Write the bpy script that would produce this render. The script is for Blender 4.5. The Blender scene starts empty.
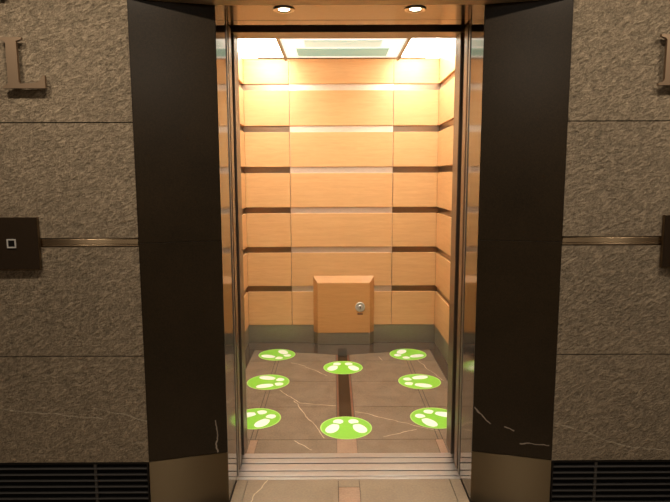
import bpy, bmesh, math
from mathutils import Vector
C = bpy.context.scene.collection
PI = math.pi

# ------------------------------------------------------------------ helpers
def srgb(r, g, b):
    f = lambda c: (c/255/12.92) if c/255 <= .04045 else ((c/255+.055)/1.055)**2.4
    return (f(r), f(g), f(b), 1)

class MB:
    """collects shapes given in world coordinates, then links them as ONE mesh object"""
    def __init__(s): s.bm = bmesh.new()
    def box(s, x0, x1, y0, y1, z0, z1, bevel=0):
        b = bmesh.new()
        vs = [b.verts.new((x, y, z)) for x in (x0, x1) for y in (y0, y1) for z in (z0, z1)]
        for q in ((0,1,3,2),(4,6,7,5),(0,4,5,1),(2,3,7,6),(0,2,6,4),(1,5,7,3)): b.faces.new([vs[i] for i in q])
        bmesh.ops.recalc_face_normals(b, faces=b.faces)
        if bevel: bmesh.ops.bevel(b, geom=b.edges[:], offset=bevel, segments=2, affect='EDGES', profile=.6)
        s.merge(b); return s
    def prism(s, pts, a0, a1, axis='z', bevel=0):
        """pts: outline in the plane across the axis; a0..a1 along the axis"""
        b = bmesh.new()
        def P(p, a):
            if axis == 'z': return (p[0], p[1], a)
            if axis == 'y': return (p[0], a, p[1])
            return (a, p[0], p[1])
        lo = [b.verts.new(P(p, a0)) for p in pts]; hi = [b.verts.new(P(p, a1)) for p in pts]
        b.faces.new(lo); b.faces.new(hi[::-1])
        n = len(pts)
        for i in range(n): b.faces.new((lo[i], hi[i], hi[(i+1) % n], lo[(i+1) % n]))
        bmesh.ops.recalc_face_normals(b, faces=b.faces)
        if bevel: bmesh.ops.bevel(b, geom=b.edges[:], offset=bevel, segments=2, affect='EDGES', profile=.6)
        s.merge(b); return s
    def lathe(s, prof, c, axis='z', n=40):
        """prof: (radius, along) pairs, first and last closed with a fan when radius is 0"""
        b = bmesh.new(); rings = []
        def P(r, h, t):
            u, v = r*math.cos(t), r*math.sin(t)
            if axis == 'z': return (c[0]+u, c[1]+v, c[2]+h)
            return (c[0]+u, c[1]+h, c[2]+v)
        for r, h in prof:
            if r == 0: rings.append([b.verts.new(P(0, h, 0))])
            else: rings.append([b.verts.new(P(r, h, 2*PI*i/n)) for i in range(n)])
        for A, B in zip(rings, rings[1:]):
            for i in range(n):
                j = (i+1) % n
                if len(A) == 1 and len(B) == 1: continue
                if len(A) == 1: b.faces.new((A[0], B[i], B[j]))
                elif len(B) == 1: b.faces.new((A[i], A[j], B[0]))
                else: b.faces.new((A[i], A[j], B[j], B[i]))
        bmesh.ops.recalc_face_normals(b, faces=b.faces)
        s.merge(b); return s
    def merge(s, b):
        me = bpy.data.meshes.new('tmp'); b.to_mesh(me); b.free(); s.bm.from_mesh(me); bpy.data.meshes.remove(me)
    def build(s, name, mat, parent=None, smooth=False):
        me = bpy.data.meshes.new(name)
        org = Vector((0, 0, 0)); q = parent
        while q is not None: org += q.location; q = q.parent
        bmesh.ops.translate(s.bm, verts=s.bm.verts, vec=-org)
        s.bm.to_mesh(me); s.bm.free()
        me.materials.append(mat)
        if smooth:
            for p in me.polygons: p.use_smooth = True
        o = bpy.data.objects.new(name, me); C.objects.link(o)
        if parent: o.parent = parent
        return o

def tag(o, label=None, cat=None, group=None, kind=None):
    if label: o['label'] = label
    if cat: o['category'] = cat
    if group: o['group'] = group
    if kind: o['kind'] = kind
    return o
def thing(name, loc, label, cat, group=None):
    o = bpy.data.objects.new(name, None); C.objects.link(o); o.location = loc
    o.empty_display_size = .05
    return tag(o, label, cat, group)
def structure(o, label=None): o['kind'] = 'structure'; return o
def copy_tree(o, parent=None):
    c = o.copy(); C.objects.link(c)
    if parent: c.parent = parent
    for ch in list(o.children): copy_tree(ch, c)
    return c

# ------------------------------------------------------------------ materials
class NT:
    def __init__(s, name):
        s.m = bpy.data.materials.new(name); s.m.use_nodes = True
        s.t = s.m.node_tree; s.b = s.t.nodes['Principled BSDF']; s.out = s.t.nodes['Material Output']
    def n(s, t, **k):
        o = s.t.nodes.new(t)
        for a, v in k.items(): setattr(o, a, v)
        return o
    def l(s, a, b): s.t.links.new(a, b)
    def set(s, **k):
        for a, v in k.items(): s.b.inputs[a.replace('_', ' ')].default_value = v
    def pos(s, scale=(1,1,1), rot=(0,0,0), obj=False, typ='POINT'):
        g = s.n('ShaderNodeTexCoord').outputs['Object'] if obj else s.n('ShaderNodeNewGeometry').outputs['Position']
        m = s.n('ShaderNodeMapping', vector_type=typ); m.inputs['Scale'].default_value = scale; m.inputs['Rotation'].default_value = rot
        s.l(g, m.inputs['Vector']); return m.outputs['Vector']
    def noise(s, vec, scale, detail=4, rough=.55, dist=0):
        o = s.n('ShaderNodeTexNoise'); s.l(vec, o.inputs['Vector'])
        o.inputs['Scale'].default_value = scale; o.inputs['Detail'].default_value = detail
        o.inputs['Roughness'].default_value = rough; o.inputs['Distortion'].default_value = dist
        return o.outputs['Fac']
    def ramp(s, fac, stops):
        r = s.n('ShaderNodeValToRGB'); s.l(fac, r.inputs['Fac']); e = r.color_ramp.elements
        while len(e) < len(stops): e.new(.5)
        for i, (p, c) in enumerate(stops): e[i].position = p; e[i].color = c if len(c) == 4 else (*c, 1)
        return r.outputs['Color']
    def mix(s, f, a, b, mode='MIX'):
        m = s.n('ShaderNodeMix', data_type='RGBA', blend_type=mode)
        for v, i in ((f, 0), (a, 6), (b, 7)):
            if hasattr(v, 'links'): s.l(v, m.inputs[i])
            else: m.inputs[i].default_value = v
        return m.outputs[2]
    def math(s, op, a, b=None, clamp=False):
        m = s.n('ShaderNodeMath', operation=op, use_clamp=clamp)
        for v, i in ((a, 0), (b, 1)):
            if v is None: continue
            if hasattr(v, 'links'): s.l(v, m.inputs[i])
            else: m.inputs[i].default_value = v
        return m.outputs[0]
    def bump(s, h, strength, dist):
        b = s.n('ShaderNodeBump'); b.inputs['Strength'].default_value = strength; b.inputs['Distance'].default_value = dist
        s.l(h, b.inputs['Height']); s.l(b.outputs['Normal'], s.b.inputs['Normal']); return b
    def vein(s, segs, width, wob=.012, wscale=9):
        keep = Vector([0 if all(a[i] == b[i] == segs[0][0][i] for a, b in segs) else 1 for i in range(3)])
        if keep.z and keep.x: keep.y = 0
        """thin mineral veins along given 3-D segments of the slab (world metres), wandering a little"""
        g = s.n('ShaderNodeNewGeometry').outputs['Position']
        nz = s.n('ShaderNodeTexNoise'); s.l(g, nz.inputs['Vector']); nz.inputs['Scale'].default_value = wscale; nz.inputs['Detail'].default_value = 4
        sub = s.n('ShaderNodeVectorMath', operation='SUBTRACT'); s.l(nz.outputs['Color'], sub.inputs[0]); sub.inputs[1].default_value = (.5,.5,.5)
        sc = s.n('ShaderNodeVectorMath', operation='SCALE'); s.l(sub.outputs[0], sc.inputs[0]); sc.inputs['Scale'].default_value = wob*3
        ad = s.n('ShaderNodeVectorMath', operation='ADD'); s.l(g, ad.inputs[0]); s.l(sc.outputs[0], ad.inputs[1])
        fl_ = s.n('ShaderNodeVectorMath', operation='MULTIPLY'); s.l(ad.outputs[0], fl_.inputs[0]); fl_.inputs[1].default_value = keep; ad = fl_
        tot = None
        fade = s.noise(g, 14, 3)
        for p1, p2 in segs:
            a = Vector(p1)*keep; d = Vector(p2)*keep-a
            v = s.n('ShaderNodeVectorMath', operation='SUBTRACT'); s.l(ad.outputs[0], v.inputs[0]); v.inputs[1].default_value = a
            dt = s.n('ShaderNodeVectorMath', operation='DOT_PRODUCT'); s.l(v.outputs[0], dt.inputs[0]); dt.inputs[1].default_value = d/d.length_squared
            t = s.math('MULTIPLY', dt.outputs['Value'], 1., True)
            dv = s.n('ShaderNodeVectorMath', operation='SCALE'); dv.inputs[0].default_value = d; s.l(t, dv.inputs['Scale'])
            df = s.n('ShaderNodeVectorMath', operation='DISTANCE'); s.l(v.outputs[0], df.inputs[0]); s.l(dv.outputs[0], df.inputs[1])
            k = s.math('SUBTRACT', 1., s.math('DIVIDE', df.outputs['Value'], width), True)
            tot = k if tot is None else s.math('MAXIMUM', tot, k)
        return s.math('MULTIPLY', tot, s.math('MULTIPLY', fade, 2.1), True)

def m_stone():
    k = NT('rough_quartzite')
    v = k.pos(scale=(1, 1, .5), rot=(0, math.radians(-40), 0), typ='TEXTURE')
    n1 = k.noise(v, 32, 6, .64, .5); n2 = k.noise(v, 105, 4, .72); n3 = k.noise(k.pos(), 1.6, 3)
    h = k.math('ADD', n1, k.math('MULTIPLY', n2, .55))
    col = k.ramp(n1, [(.34, srgb(74, 59, 44)), (.5, srgb(124, 104, 83)), (.66, srgb(184, 160, 132))])
    col = k.mix(.35, col, k.ramp(n2, [(.36, srgb(60, 50, 36)), (.64, srgb(214, 196, 160))]))
    col = k.mix(.3, col, k.ramp(n3, [(.35, srgb(96, 80, 60)), (.65, srgb(140, 120, 96))]))
    ve = k.vein([((-1.6, 2.368, .50), (-1.08, 2.368, .445)), ((-1.12, 2.368, .495), (-.89, 2.368, .435)),
                 ((.89, 2.368, .42), (1.25, 2.368, .30)), ((1.25, 2.368, .30), (1.45, 2.368, .28))], .0035)
    col = k.mix(k.math('MULTIPLY', ve, .55), col, srgb(200, 185, 160))
    k.l(col, k.b.inputs['Base Color']); k.set(Roughness=.62)
    k.b.inputs['Specular IOR Level'].default_value = .45
    k.bump(h, 1., .03); return k.m
def m_granite(name, segs=None, base=(26, 20, 12), hi=(44, 34, 22), rough=.3, spec=.22):
    k = NT(name); v = k.pos()
    n = k.noise(v, 160, 3, .7); n2 = k.noise(v, 4, 3)
    col = k.ramp(n, [(.35, srgb(*base)), (.7, srgb(*hi))])
    col = k.mix(.3, col, k.ramp(n2, [(.3, srgb(*base)), (.7, srgb(*hi))]))
    if segs:
        col = k.mix(k.math('MULTIPLY', k.vein(segs, .004, .014, 14), .7), col, srgb(165, 150, 135))
    k.l(col, k.b.inputs['Base Color']); k.set(Roughness=rough); k.b.inputs['Specular IOR Level'].default_value = spec; return k.m
def m_metal(name, col, rough, aniso=0, streak=None, bumpk=.0):
    k = NT(name); k.set(Base_Color=srgb(*col), Metallic=1., Roughness=rough)
    if aniso:
        k.set(Anisotropic=aniso, Anisotropic_Rotation=.25)
        t = k.n('ShaderNodeTangent', direction_type='RADIAL', axis='Z'); k.l(t.outputs[0], k.b.inputs['Tangent'])
    if streak:
        n = k.noise(k.pos(scale=streak), 60, 3)
        c = k.ramp(n, [(.3, srgb(*[int(q*.88) for q in col])), (.7, srgb(*[min(255, int(q*1.06)) for q in col]))])
        k.l(c, k.b.inputs['Base Color'])
        if bumpk: k.bump(n, 1., bumpk)
    return k.m
def m_wood(name='maple_veneer', f=(1, 1, 1)):
    k = NT(name)
    v = k.pos(scale=(1.2, 1.2, 14))
    n = k.noise(v, 3.2, 5, .6, .5); n2 = k.noise(k.pos(scale=(3, 3, 60)), 5, 3)
    col = k.ramp(n, [(.3, srgb(207, 158, 106)), (.55, srgb(216, 167, 114)), (.75, srgb(222, 174, 122))])
    col = k.mix(.25, col, k.ramp(n2, [(.3, srgb(198, 146, 94)), (.7, srgb(225, 178, 126))]))
    col = k.mix(1., col, (*f, 1), 'MULTIPLY')
    k.l(col, k.b.inputs['Base Color']); k.set(Roughness=.38); return k.m
def m_tile(name, segs, a=(106, 92, 77), b=(130, 113, 96), rough=.22, vein=(214, 190, 160)):
    k = NT(name); v = k.pos()
    n = k.noise(v, 7, 6, .6, .4); n2 = k.noise(v, 90, 3, .6)
    col = k.ramp(n, [(.3, srgb(*a)), (.7, srgb(*b))])
    col = k.mix(.3, col, k.ramp(n2, [(.3, srgb(*[int(q*.85) for q in a])), (.7, srgb(*[int(q*1.1) for q in b]))]))
    if segs: col = k.mix(k.math('MULTIPLY', k.vein(segs, .0038, .014, 9), .8), col, srgb(*vein))
    k.l(col, k.b.inputs['Base Color']); k.set(Roughness=rough); return k.m
def m_plain(name, col, rough=.5, metal=0, spec=.5):
    k = NT(name); k.set(Base_Color=srgb(*col), Roughness=rough, Metallic=metal)
    n = k.noise(k.pos(obj=True), 40, 2)
    c = k.ramp(n, [(.3, srgb(*[int(q*.97) for q in col])), (.7, srgb(*col))]); k.l(c, k.b.inputs['Base Color'])
    k.b.inputs['Specular IOR Level'].default_value = spec; return k.m
def m_emit(name, col, st):
    k = NT(name); k.set(Base_Color=(.8, .8, .8, 1), Emission_Color=(*col, 1), Emission_Strength=st); return k.m

STONE = m_stone()
GRAN_L = m_granite('dark_granite', [((-.607, 2.442, .40), (-.60, 2.444, .25))])
GRAN_R = m_granite('dark_granite_veined', [((.562, 2.454, .452), (.635, 2.436, .385)), ((.70, 2.42, .37), (.73, 2.41, .365)), ((.76, 2.40, .315), (.87, 2.373, .315))])
MIRROR = m_metal('polished_steel', (124, 126, 126), .09, streak=(40, 40, .6))
DOORST = m_metal('satin_door_steel', (142, 132, 122), .36, streak=(40, 40, .6))
FLARE = m_metal('dull_soffit_steel', (205, 185, 158), .55, streak=(.6, 40, 40))
SOFFIT = m_metal('satin_soffit_steel', (160, 148, 132), .16, streak=(.6, 40, 40))
BRUSH = m_metal('brushed_steel', (116, 102, 80), .30, .99)
BAND = m_metal('band_steel', (158, 136, 108), .24, .99)
SILL = m_metal('sill_aluminium', (178, 175, 172), .36, streak=(.4, 30, 30))
KICK = m_metal('kick_steel', (176, 168, 150), .55, 0, streak=(.5, .5, 40))
STRIP_D = m_metal('dark_reflect_lining', (164, 140, 120), .3, streak=(.5, .5, 40))  # side grooves: their darker reflection is put into the metal colour
STRIP_L = m_metal('pale_reflect_lining', (240, 218, 200), .5, streak=(.5, .5, 40))  # centre grooves: same lining, its brighter reflection put into the colour
WOOD = m_wood()
WOOD_C = m_wood('amber_veneer', (.84, .74, .60))
CABTILE = m_tile('brown_marble', [((-.30, 4.35, 0), (-.12, 4.15, 0)), ((-.45, 3.85, 0), (-.30, 3.62, 0)), ((-.30, 3.62, 0), (-.05, 3.57, 0)),
        ((-.34, 3.66, 0), (-.13, 3.11, 0)), ((-.30, 3.07, 0), (-.19, 2.96, 0)), ((.07, 3.48, 0), (.46, 3.24, 0)), ((.46, 3.24, 0), (.54, 3.2, 0)),
        ((.22, 3.12, 0), (.42, 3.22, 0)), ((.62, 4.52, 0), (.66, 4.3, 0)), ((.66, 4.3, 0), (.74, 4.03, 0)), ((-.3, 4.37, 0), (-.42, 4.45, 0)), ((.3, 4.6, 0), (.33, 4.5, 0))])
HALLTILE = m_tile('hall_marble', [((-.405, 2.66, 0), (-.445, 2.52, 0)), ((-.445, 2.52, 0), (-.48, 2.3, 0))], (118, 102, 84), (138, 120, 99), .3)
PINK = m_tile('rose_stone', None, (140, 112, 92), (158, 128, 107), .25)
BLACK_ST = m_tile('black_stone', None, (26, 22, 19), (38, 32, 27), .12)
BORDER = m_tile('dark_border', None, (66, 54, 45), (82, 68, 56), .16)  # darker floor along the back and side walls
BROWN_ST = m_tile('russet_stone', None, (104, 70, 54), (122, 84, 66), .25)
GROUT = m_plain('dark_grout', (48, 34, 25), .8)
DARK = m_plain('shaft_black', (10, 8, 7), .8, 0, .1)
BLACKM = m_plain('black_metal', (26, 24, 23), .35, .6)
GRILLE = m_plain('grille_slat', (60, 57, 55), .4, .3)
GREEN = m_plain('green_vinyl', (134, 204, 58), .45)
GREEN_L = m_plain('pale_green_vinyl', (184, 224, 122), .45)
WHITE = m_plain('white_vinyl', (244, 247, 238), .45)
PLATE = m_granite('dark_plate', None, (36, 28, 20), (42, 32, 23), .18)
EDGE = m_metal('plate_edge', (130, 112, 90), .3)
CHROME = m_metal('chrome', (225, 220, 212), .12)
LOCKM = m_plain('satin_nickel', (215, 210, 202), .35, .55)
LETTER = m_metal('bronze_letter', (142, 120, 98), .5)
CANOPY = m_emit('canopy_glow', (.97, .98, .9), .95)  # bright canopy underside put in as weak emission
TEAL2 = m_emit('pale_reflection_band', (.36, .74, .66), .65)  # pale teal ceiling reflection, painted as a glowing band
TEAL = m_emit('teal_reflection_band', (.26, .56, .48), .55); TEAL.node_tree.nodes['Principled BSDF'].inputs['Base Color'].default_value = (.3, .5, .45, 1)  # deeper teal reflection, also painted and glowing
PLASTER = m_plain('hall_plaster', (58, 49, 39), .8)
CEILW = m_plain('cab_ceiling_white', (235, 235, 228), .6)
GLOW = m_emit('cove_diffuser', (.96, .98, .89), 19)
GLOW_S = m_emit('ceiling_glow', (.94, .99, .86), 7)  # added glow that keeps the outer car ceiling white
BULB = m_emit('lamp_glow', (1, .86, .66), 9)

# ------------------------------------------------------------------ dimensions
WJ = .558; YJ = 2.4546; WO = .892; YW = 2.368; HS = 2.199
Y1, Y2 = 2.653, 2.801           # landing sill
Y3, Y4 = 2.813, 2.917           # car sill
YB = 5.01; WC = .84; YC = 3.02; HC = 2.50

# ------------------------------------------------------------------ the hall: walls, floor, ceiling
def stone_wall(name, s):
    m = MB(); J = .0022
    x0, x1 = WO, 3.2
    zs = [(.243, .729), (.729, 1.205), (1.241, 1.7177), (1.7177, 2.2115), (2.2115, 2.75)]
    xs = [(x0, 1.98), (1.98, 3.2)]
    for a, b in xs:
        for lo, hi in zs: m.box(*sorted((s*(a+(0 if a == x0 else J)), s*(b-J))), YW, YW+.03, lo+J, hi-J)
    o = structure(m.build(name, STONE))
    g = MB().box(*sorted((s*x0, s*x1)), YW+.012, YW+.10, .0, 2.75).build('backing', DARK, o)
    return o
stone_wall('wall_left', -1); stone_wall('wall_right', 1)
for i, s in enumerate((-1, 1)):
    # recessed metal band: shallow channel with a raised centre
    m = MB()
    m.box(*sorted((s*(WO+.002), s*3.2)), YW+.006, YW+.012, 1.206, 1.240)
    m.box(*sorted((s*(WO+.002), s*3.2)), YW+.001, YW+.007, 1.217, 1.2365, .001)
    m.box(*sorted((s*(WO+.002), s*3.2)), YW+.001, YW+.007, 1.2085, 1.2145, .001)
    structure(m.build('trim_%d' % (i+1), BAND, smooth=False))
# header wall over the entrance
m = MB().box(-WO, WO, YW, YW+.04, HS+.012, 2.75)
structure(m.build('wall_header', STONE))

# hall floor (stone slabs with joints) and grout bed
J = .0025
m = MB()
m.box(-.052+J/2, .052-J/2, 2.582+J/2, Y1-.001, -.03, 0)
for s in (-1, 1):
    m.box(*sorted((s*(.052+J/2), s*(.50))), 1.2, Y1-.001, -.03, 0)
    m.box(*sorted((s*(.503), s*(WJ-.004))), 1.2, Y1-.001, -.03, 0)
    m.box(*sorted((s*(WJ-.004), s*3.2)), 1.2, 2.37, -.03, 0)
m.box(-3.2, 3.2, -2.4, 1.2-J, -.03, 0)
fl = structure(m.build('floor', HALLTILE))
MB().box(-3.2, 3.2, -2.4, Y1-.002, -.06, -.006).build('grout', GROUT, fl)
MB().box(-.052+J/2, .052-J/2, 1.2, 2.582-J/2, -.03, 0).build('inlay_strip', PINK, fl)
structure(MB().box(-3.2, 3.2, -2.4, YW+.1, 2.75, 2.80).build('ceiling', PLASTER))
structure(MB().box(-3.25, 3.25, -2.5, -2.4, 0, 2.8).build('wall_back', PLASTER))
structure(MB().box(-3.3, -3.2, -2.5, YW+.1, 0, 2.8).build('wall_far_left', PLASTER))
structure(MB().box(3.2, 3.3, -2.5, YW+.1, 0, 2.8).build('wall_far_right', PLASTER))

# ------------------------------------------------------------------ entrance piers: splayed granite panels on steel bases
for s, side, GR in ((-1, 'left', GRAN_L), (1, 'right', GRAN_R)):
    t = thing('entrance_pier', (s*.72, 2.42, 0),
              'dark granite pier %s of the elevator, %s' % (side, 'plain but for a short upright vein' if s < 0 else 'with broken white veins near its bottom'), 'pier')
    a, b, c, d = (s*(WO-.001), YW), (s*(WJ+.001), YJ), (s*(WJ+.001), YJ+.03), (s*(WO-.001), YJ+.03)
    def lerp(k): return (a[0]+(b[0]-a[0])*k, a[1]+(b[1]-a[1])*k)
    m = MB()
    m.prism([a, b, c, d], .2475, 1.219, bevel=.0008)
    m.prism([a, b, c, d], 1.2205, HS-.001, bevel=.0008)
    m.build('granite_panel', GR, t)
    MB().prism([a, b, c, d], .0, .2455, bevel=.001).build('steel_base', BRUSH, t)

# ------------------------------------------------------------------ landing entrance frame
d1 = bpy.data.objects.new('door_1', None); C.objects.link(d1); d1.location = (0, 2.7, 0); structure(d1)
for s in (-1, 1):
    def sx(a, b): return sorted((s*a, s*b))
    m = MB(); m.box(*sx(WJ, WJ+.05), YJ+.0, 2.692, 0, HS)
    m.build('jamb', MIRROR, d1)
    # rolled inner lip of the frame and the shadow slot behind it
    MB().box(*sx(WJ-.004, WJ+.03), 2.684, 2.700, .0, HS, .0015).build('jamb_lip', SILL, d1)
    MB().box(*sx(WJ+.016, WJ+.25), 2.70, 2.726, .0, HS+.05).build('slot_lining', DARK, d1)
    m = MB(); m.box(*sx(WJ-.004, WJ+.5), 2.728, 2.795, .012, 2.192, .003)
    m.build('door_panel', DOORST, d1)
    MB().box(*sx(WJ+.002, WJ+.012), 2.794, 2.7975, .02, 2.2).build('edge_seal', DARK, d1)
m = MB()
m.box(-WJ-.04, WJ+.04, YJ, 2.679, HS, HS+.03)
m.build('soffit', SOFFIT, d1)
MB().box(-WJ-.04, WJ+.04, 2.6835, 2.76, HS+.0, HS+.03, .001).build('soffit_trim', SOFFIT, d1)
MB().box(-WJ-.05, WJ+.05, 2.677, 2.6845, HS+.008, HS+.05).build('soffit_gap', DARK, d1)
MB().box(-WJ-.05, WJ+.05, 2.761, 2.766, HS+.002, HS+.06).build('header_lip', BAND, d1)
# soffit of the flared part, in front of the jambs
MB().prism([(-WO, YW), (WO, YW), (WJ, YJ-.0015), (-WJ, YJ-.0015)], HS, HS+.012).build('flared_soffit', FLARE, d1)
# landing sill: two raised treads with a running groove
m = MB()
m.box(-WJ-.03, WJ+.03, Y1, Y1+.026, -.03, .001, .001)
m.box(-WJ-.03, WJ+.03, Y1+.028, 2.7255, -.03, .0035, .001)
m.box(-WJ-.03, WJ+.03, 2.7355, Y2, -.03, .0035, .001)
m.build('sill', SILL, d1)
MB().box(-WJ-.03, WJ+.03, Y1+.02, Y2-.004, -.04, -.012).build('sill_groove', DARK, d1)

# black hoistway around the gap (only its nearest lining can be seen)
m = MB()
for s in (-1, 1): m.box(*sorted((s*1.15, s*1.2)), 2.68, 3.02, -.3, 2.9)
m.box(-1.2, 1.2, 2.68, 3.02, 2.85, 2.9)
m.box(-1.2, 1.2, 2.68, 3.02, -.3, -.28)
structure(m.build('wall_hoistway', DARK))

# ------------------------------------------------------------------ elevator car
car = thing('elevator_car', (0, 3.95, 0), 'brightly lit open elevator car panelled in pale maple with brown marble floor', 'elevator')
m = MB()
m.box(-WJ-.1, WJ+.1, Y3, 2.859, -.03, .0035, .001)
m.box(-WJ-.1, WJ+.1, 2.869, Y4, -.03, .0035, .001)
m.build('sill', SILL, car)
MB().box(-WJ-.1, WJ+.1, Y3+.004, Y4-.004, -.04, -.012).build('sill_groove', DARK, car)
for s in (-1, 1):
    def sx(a, b): return sorted((s*a, s*b))
    MB().box(*sx(WJ+.03, WJ+.5), 2.845, 2.883, .01, 2.25).build('door_panel', STRIP_D, car)
    MB().box(*sx(WJ, WC+.06), 2.90, YC, 0.0045, 2.3, .003).build('front_return', DOORST, car)
MB().box(-WC-.06, WC+.06, 2.888, YC, 2.197, HC+.06, .003).build('transom', DOORST, car)
MB().box(-1.1, 1.1, 2.80, 2.886, 2.27, 2.4).build('door_track', DARK, car)

# floor
B = MB
J = .0022
rows = [Y4+.001, 3.086, 3.554, 4.022, 4.49]
bd = B(); mar = B(); rose = B(); blk = B()
for s in (-1, 1):
    def sx(a, b): return sorted((s*a, s*b))
    for y0, y1 in zip(rows, rows[1:]):
        mar.box(*sx(.056+J, (.509 if y1 == 3.086 else .525)-J), y0+J, y1-J, -.03, 0)
        mar.box(*sx(.552+J, .765-J), y0+J, y1-J, -.03, 0)
    def by(x): return 4.655+(x-.06)*(4.815-4.655)/(.80-.06)
    mar.prism([(s*(.056+J), 4.49+J), (s*(.525-J), 4.49+J), (s*(.525-J), by(.525)), (s*(.056+J), by(.056))], -.03, 0)
    mar.prism([(s*(.552+J), 4.49+J), (s*(.765-J), 4.49+J), (s*(.765-J), by(.765)), (s*(.552+J), by(.552))], -.03, 0)
    B().box(*sx(.509, .552), Y4+.002, 3.086-J, -.03, 0).build('floor_inlay', PINK, car)
    B().box(*sx(.525+J, .552-J), 3.086+J, by(.53)-.004, -.03, 0).build('floor_inlay', CABTILE, car)
    B().box(*sx(.040, .056-J), 3.25, 4.66, -.03, 0).build('floor_inlay', BROWN_ST, car)
    bd.box(*sx(.765+J, WC+.02), Y4+.002, by(.765), -.03, 0)
    bd.prism([(s*.04, by(.04)+J*2), (s*(WC+.02), by(.765)+J*2), (s*(WC+.02), YB+.02), (s*.04, YB+.02)], -.03, 0)
blk.box(-.0385, .0385, 3.252, 4.835, -.03, 0)
bd.box(-.04, .04, 4.837, YB+.02, -.03, 0)
rose.box(-.056, .056, Y4+.002, 3.248, -.03, 0)
mar.build('floor_tiles', CABTILE, car); rose.build('floor_inlay', PINK, car); 
blk.build('floor_inlay', BLACK_ST, car); bd.build('floor_border', BORDER, car)
B().box(-WC-.04, WC+.04, Y4+.001, YB+.04, -.06, -.005).build('floor_bed', GROUT, car)

# wall panels, one mesh per panel, with recessed groove linings between the rows
G0, GP, GH = .500, .3528, .027
bounds = [(.168, G0-GH)]
for i in range(5): bounds.append((G0+GP*i+GH, G0+GP*(i+1)-GH))
bounds.append((G0+GP*5+GH, HC))
PJ = .449; g = .0022
for i, (lo, hi) in enumerate(bounds):
    for x0, x1 in ((-WC, -PJ-g), (-PJ+g, PJ-g), (PJ+g, WC)):
        B().box(x0, x1, YB, YB+.034, lo, hi, .003).build('back_panel', WOOD, car)
    for s in (-1, 1):
        for y0, y1 in ((YC+.001, 3.68-g), (3.68+g, 4.345-g), (4.345+g, YB-.0005)):
            B().box(*sorted((s*WC, s*(WC+.034))), y0, y1, lo, hi, .003).build('side_panel', WOOD, car)
B().box(-WC-.06, -PJ, YB+.020, YB+.05, 0, HC).build('groove_lining', STRIP_D, car)
B().box(PJ, WC+.06, YB+.020, YB+.05, 0, HC).build('groove_lining', STRIP_D, car)
B().box(-PJ, PJ, YB+.012, YB+.05, 0, HC).build('groove_lining', STRIP_L, car)
for s in (-1, 1):
    B().box(*sorted((s*(WC+.020), s*(WC+.06))), YC, YB+.05, 0, HC).build('groove_lining', STRIP_D, car)
    B().box(*sorted((s*(WC+.004), s*(WC+.019))), YC, YB+.004, 0.001, .1665, .001).build('kick_plate', KICK, car)
B().box(-WC-.002, WC+.002, YB+.004, YB+.011, 0.001, .1665, .001).build('kick_plate', KICK, car)

# ceiling, canopy, coves
B().box(-WC-.06, WC+.06, YC, YB+.05, HC+.012, HC+.05).build('ceiling_panel', CEILW, car)
for s in (-1, 1):
    B().box(*sorted((s*.47, s*.71)), 3.15, 4.93, HC-.004, HC+.010, .002).build('light_diffuser', GLOW, car)
    B().box(*sorted((s*.715, s*(WC-.004))), 3.15, 4.99, HC-.002, HC+.010, .002).build('ceiling_glow_panel', GLOW_S, car)  # outer ceiling strip with added glow, no lamp of its own
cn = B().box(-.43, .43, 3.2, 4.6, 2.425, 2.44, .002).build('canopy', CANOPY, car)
for s in (-1, 1):
    B().box(*sorted((s*.43, s*.452)), 3.2, 4.62, 2.405, 2.462, .002).build('canopy_edge', KICK, car)
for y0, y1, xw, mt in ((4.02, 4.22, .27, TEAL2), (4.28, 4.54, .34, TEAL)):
    B().box(-xw, xw, y0, y1, 2.421, 2.4255, .001).build('canopy_reflection_band', mt, car)  # reflected teal bands built as thin glowing strips
for x in (-.3, .3):
    for y in (3.5, 4.3): B().box(x-.01, x+.01, y-.01, y+.01, 2.438, HC+.013).build('canopy_hanger', CHROME, car)

# ------------------------------------------------------------------ cabinet on the back wall
cab = thing('wall_cabinet', (.017, 4.98, 0), 'small maple cabinet with a round lock, low on the elevator back wall', 'cabinet')
x0, x1, f0, f1 = -.256, .291, -.217, .251
zt, zf, zb = .620, .566, .107
yf = YB-.062
bm = bmesh.new()
def bevel_body(z_lo, z_hi_w, z_hi_f):
    b = bmesh.new()
    w = [b.verts.new(p) for p in ((x0, YB-.001, z_lo), (x1, YB-.001, z_lo), (x1, YB-.001, z_hi_w), (x0, YB-.001, z_hi_w))]
    f = [b.verts.new(p) for p in ((f0, yf, z_lo), (f1, yf, z_lo), (f1, yf, z_hi_f), (f0, yf, z_hi_f))]
    b.faces.new(f); b.faces.new(w[::-1])
    for i in range(4): j = (i+1) % 4; b.faces.new((f[i], w[i], w[j], f[j]))
    bmesh.ops.recalc_face_normals(b, faces=b.faces)
    bmesh.ops.bevel(b, geom=b.edges[:], offset=.0015, segments=1, affect='EDGES')
    return b
m = MB(); m.merge(bevel_body(zb+.002, zt, zf)); m.build('body', WOOD_C, cab)
dr = MB().box(f0+.003, f1-.003, yf-.004, yf+.002, zb+.005, zf-.003, .0015).build('door', WOOD_C, cab)
m = MB(); m.merge(bevel_body(0.001, zb, zb)); m.build('base_plate', KICK, cab)
lk = MB().lathe([(0, 0), (.044, 0), (.044, -.003), (.040, -.008), (.033, -.009), (.030, -.003), (.020, -.003), (.019, -.016), (.016, -.018), (0, -.018)], (.163, yf-.003, .347), 'y').build('lock', LOCKM, cab)
MB().box(.159, .167, yf-.0225, yf-.0205, .337, .357).build('keyhole', BLACKM, lk)
MB().box(.139, .187, yf-.0055, yf-.0035, .276, .292, .0008).build('lock_label', BROWN_ST, cab)

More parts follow.
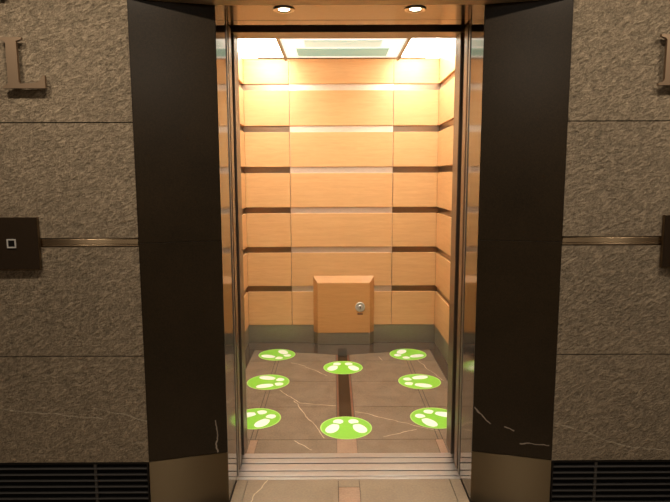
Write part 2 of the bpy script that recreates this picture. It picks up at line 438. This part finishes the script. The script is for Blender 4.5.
# ------------------------------------------------------------------ floor stickers
R = .156
def disc(r, z0, z1, n=64, hole=0):
    b = MB()
    if hole: b.lathe([(hole, z0), (r, z0), (r, z1), (hole, z1), (hole, z0)], (0, 0, 0), 'z', n)
    else: b.lathe([(0, z0), (r, z0), (r, z1), (0, z1)], (0, 0, 0), 'z', n)
    return b
def make_sticker():
    t = thing('floor_sticker', (0, 0, 0), 'x', 'floor sticker', 'round green footprint stickers on the elevator floor')
    disc(R*.955, .0006, .0013).build('green_disc', GREEN, t)
    disc(R, .0006, .0012, 64, R*.95).build('rim', GREEN_L, t)
    for s in (-1, 1):
        b = MB()
        ang = math.radians(20)*s
        d = Vector((math.sin(ang), math.cos(ang))); e = Vector((d.y, -d.x))
        def blob(c, ln, wd, cut, toe):
            pts = []
            for i in range(36):
                q = 2*PI*i/36; u, v = math.cos(q), math.sin(q)
                w = wd*(1+toe*u)                     # broader at the toes
                uu = max(u, -cut)
                p = Vector(c)+d*(ln*uu)+e*(w*v)
                pts.append((p.x, p.y))
            out = []
            for p in pts:
                if not out or (Vector(p)-Vector(out[-1])).length > 1e-5: out.append(p)
            b.prism(out, .0013, .0017)
        hc = Vector((s*.30*R, -.52*R)); sc = hc+d*(.64*R)
        blob(sc, .43*R, .24*R, .86, .13)
        c2 = hc
        pts = []
        for i in range(30):                          # heel: rounded at the back, straight towards the sole
            q = 2*PI*i/30; u, v = math.cos(q), math.sin(q); u = min(u, .72)
            p = c2+d*(.22*R*u)+e*(.20*R*v); pts.append((p.x, p.y))
        b.prism(pts, .0013, .0017)
        b.build('footprint', WHITE, t)
    return t
spots = [((0, 3.243), -90, 'green footprint sticker on the centre strip, nearest the elevator door sill'),
         ((0, 4.33), -90, 'green footprint sticker on the centre strip, just in front of the small cabinet'),
         ((-.556, 4.664), 135, 'green footprint sticker in the back left corner of the elevator floor'),
         ((-.556, 4.015), 180, 'green footprint sticker midway along the left side of the elevator floor'),
         ((-.560, 3.378), 225, 'green footprint sticker by the front left door jamb, partly hidden by the jamb'),
         ((.557, 4.660), 45, 'green footprint sticker in the back right corner of the elevator floor'),
         ((.558, 4.014), 0, 'green footprint sticker midway along the right side of the elevator floor'),
         ((.560, 3.376), -45, 'green footprint sticker by the front right door jamb, partly hidden by the jamb')]
st = make_sticker()
for i, ((x, y), a, lab) in enumerate(spots):
    o = st if i == 0 else copy_tree(st)
    o.location = (x, y, 0); o.rotation_euler = (0, 0, math.radians(a-90)); o['label'] = lab

# ------------------------------------------------------------------ downlights in the entrance soffit
for x, side in ((-.278, 'left'), (.279, 'right')):
    t = thing('recessed_downlight', (x, 2.513, HS), '%s of the two round lit downlights set in the steel soffit above the doorway' % side, 'downlight', 'downlights in the entrance soffit')
    MB().lathe([(.0238, -.0005), (.0455, -.0005), (.047, -.003), (.043, -.006), (.034, -.0045), (.0238, -.0005)], (x, 2.513, HS), 'z', 48).build('trim_ring', CHROME, t, True)
    MB().lathe([(0, -.0008), (.0235, -.0008), (.0235, -.002), (.012, -.0035), (0, -.004)], (x, 2.513, HS), 'z', 32).build('lamp', BULB, t, True)
    L = bpy.data.lights.new('downlight_beam', 'SPOT'); L.energy = 9; L.color = (1, .82, .6); L.spot_size = math.radians(95); L.spot_blend = .7; L.shadow_soft_size = .03
    o = bpy.data.objects.new('downlight_beam', L); C.objects.link(o); o.location = (0, 0, -.012); o.parent = t

# ------------------------------------------------------------------ call station plates
for s, side, xc in ((-1, 'left', -1.4115), (1, 'right', 1.417)):
    zc = 1.2225
    t = thing('call_panel', (xc, YW, zc), 'square dark call plate %s' % ('with a small square button on the left stone wall' if s < 0 else 'at the right picture edge, cut off by the frame'), 'call panel')
    h = .110
    MB().box(xc-h+.0025, xc+h-.0025, YW-.021, YW-.014, zc-h+.0025, zc+h-.0025, .001).build('face_plate', PLATE, t)
    m = MB(); m.box(xc-h, xc+h, YW-.018, YW-.0005, zc-h, zc+h, .001); m.build('edge_frame', EDGE, t)
    b = MB(); q = .0185; w = .0045
    b.box(xc-q, xc+q, YW-.025, YW-.0205, zc-q, zc-q+w*1.2); b.box(xc-q, xc+q, YW-.025, YW-.0205, zc+q-w, zc+q)
    b.box(xc-q, xc-q+w*1.2, YW-.025, YW-.0205, zc-q+w, zc+q-w); b.box(xc+q-w, xc+q, YW-.025, YW-.0205, zc-q+w, zc+q-w)
    bt = b.build('button_bezel', LOCKM, t)
    MB().box(xc-q+w*1.2, xc+q-w, YW-.0235, YW-.0205, zc-q+w*1.2, zc+q-w, .0008).build('button', BLACKM, t)

# ------------------------------------------------------------------ wall letters
def letter_L(xl, zb_, label, name='letter', full=True):
    t = thing(name, (xl+.08, YW-.02, zb_), label, 'letter', 'raised serif letters on the stone walls')
    H_, W_ = .197, .172
    k = .0
    if full:
        P = [(0, 0), (W_, 0), (W_, .050), (W_-.008, .050), (W_-.020, .030), (W_-.040, .020), (.072, .018), (.067, .026), (.067, H_-.022), (.066, H_-.014), (.088, H_-.008), (.088, H_),
             (0, H_), (0, H_-.008), (.018, H_-.014), (.024, H_-.022), (.024, .022), (.018, .014), (0, .008)]
    else:
        P = [(0, 0), (.088, 0), (.088, .008), (.066, .014), (.060, .022), (.060, H_-.022), (.066, H_-.014), (.088, H_-.008), (.088, H_),
             (0, H_), (0, H_-.008), (.018, H_-.014), (.024, H_-.022), (.024, .022), (.018, .014), (0, .008)]
    P = [(xl+a, zb_+b) for a, b in P]
    MB().prism(P, YW-.030, YW-.016, 'y').build('letter_face', LETTER, t)
    for px, pz in ((.042, .03), (.042, H_-.03)):
        MB().lathe([(0, 0), (.004, 0), (.004, .028), (0, .028)], (xl+px, YW-.0165, zb_+pz), 'y', 12).build('mounting_pin', LETTER, t)
letter_L(-1.396, 1.850, 'raised bronze capital L on the left stone wall above the call plate')
letter_L(1.236, 1.855, 'raised bronze capital letter cut off by the right picture edge')
letter_L(-1.449, 2.205, 'raised bronze letter at the top left picture corner, only its foot showing', full=False)

# ------------------------------------------------------------------ air grilles at the foot of the walls
for s, side in ((-1, 'left'), (1, 'right')):
    t = thing('floor_grille', (s*1.6, YW, 0), 'black horizontal slat air grille at the foot of the %s stone wall' % side, 'grille')
    def sx(a, b): return sorted((s*a, s*b))
    m = MB(); m.box(*sx(WO+.003, 2.4), YW-.002, YW+.011, .2365, .2415); m.box(*sx(WO+.003, 2.4), YW-.002, YW+.011, 0.0005, .012)
    m.box(*sx(WO+.003, WO+.009), YW-.002, YW+.011, .012, .2365)
    m.build('frame', BLACKM, t)
    m = MB()
    for i in range(8):
        z = .2145-i*.0283
        m.prism([(YW-.004, z-.0012), (YW-.004, z+.0012), (YW+.0105, z+.0045), (YW+.0105, z+.002)], *sx(WO+.009, 2.4), axis='x')
    m.build('slats', GRILLE, t)
    for xx in (1.09 if s > 0 else 1.13, 1.75): MB().box(*sx(xx-.006, xx+.006), YW-.0005, YW+.0105, .012, .2365).build('mullion', GRILLE, t)

# ------------------------------------------------------------------ lights
def area(name, loc, size, e, col, rot=(0, 0, 0), shape='DISK', spread=180):
    L = bpy.data.lights.new(name, 'AREA'); L.shape = shape; L.size = size; L.energy = e; L.color = col; L.spread = math.radians(spread)
    o = bpy.data.objects.new(name, L); C.objects.link(o); o.location = loc; o.rotation_euler = rot; return o
for x in (-1.46, -.74, .74, 1.56): area('hall_ceiling_lamp', (x, 1.60, 2.745), .11, 18, (1, .87, .70))
for x, y in ((-2.62, -1.), (2.92, -1.), (.01, -1.7)): area('hall_ceiling_lamp', (x, y, 2.745), .10, 26, (1, .87, .70))

w = bpy.data.worlds.new('World'); bpy.context.scene.world = w; w.use_nodes = True
w.node_tree.nodes['Background'].inputs[0].default_value = (.006, .005, .004, 1)

# ------------------------------------------------------------------ camera
cd = bpy.data.cameras.new('camera'); cam = bpy.data.objects.new('camera', cd); C.objects.link(cam)
cd.sensor_width = 36; cd.lens = 36*566.45/670; cd.clip_start = .02
cam.location = (-.0708, 0, 1.49)
P_, Y_, R_ = math.radians(7.3642), math.radians(.1344), math.radians(-.1855)
fw = Vector((math.sin(Y_)*math.cos(P_), math.cos(Y_)*math.cos(P_), -math.sin(P_)))
rt = Vector((math.cos(Y_), -math.sin(Y_), 0)); up = rt.cross(fw)
r2 = rt*math.cos(R_)+up*math.sin(R_); u2 = -rt*math.sin(R_)+up*math.cos(R_)
from mathutils import Matrix
cam.rotation_euler = Matrix((r2, u2, -fw)).transposed().to_euler()
sc = bpy.context.scene; sc.camera = cam
vs = sc.view_settings
sc.display_settings.display_device = 'sRGB'
vs.view_transform = 'Standard'; vs.look = 'None'; vs.gamma = 1; vs.use_curve_mapping = False; vs.exposure = 0
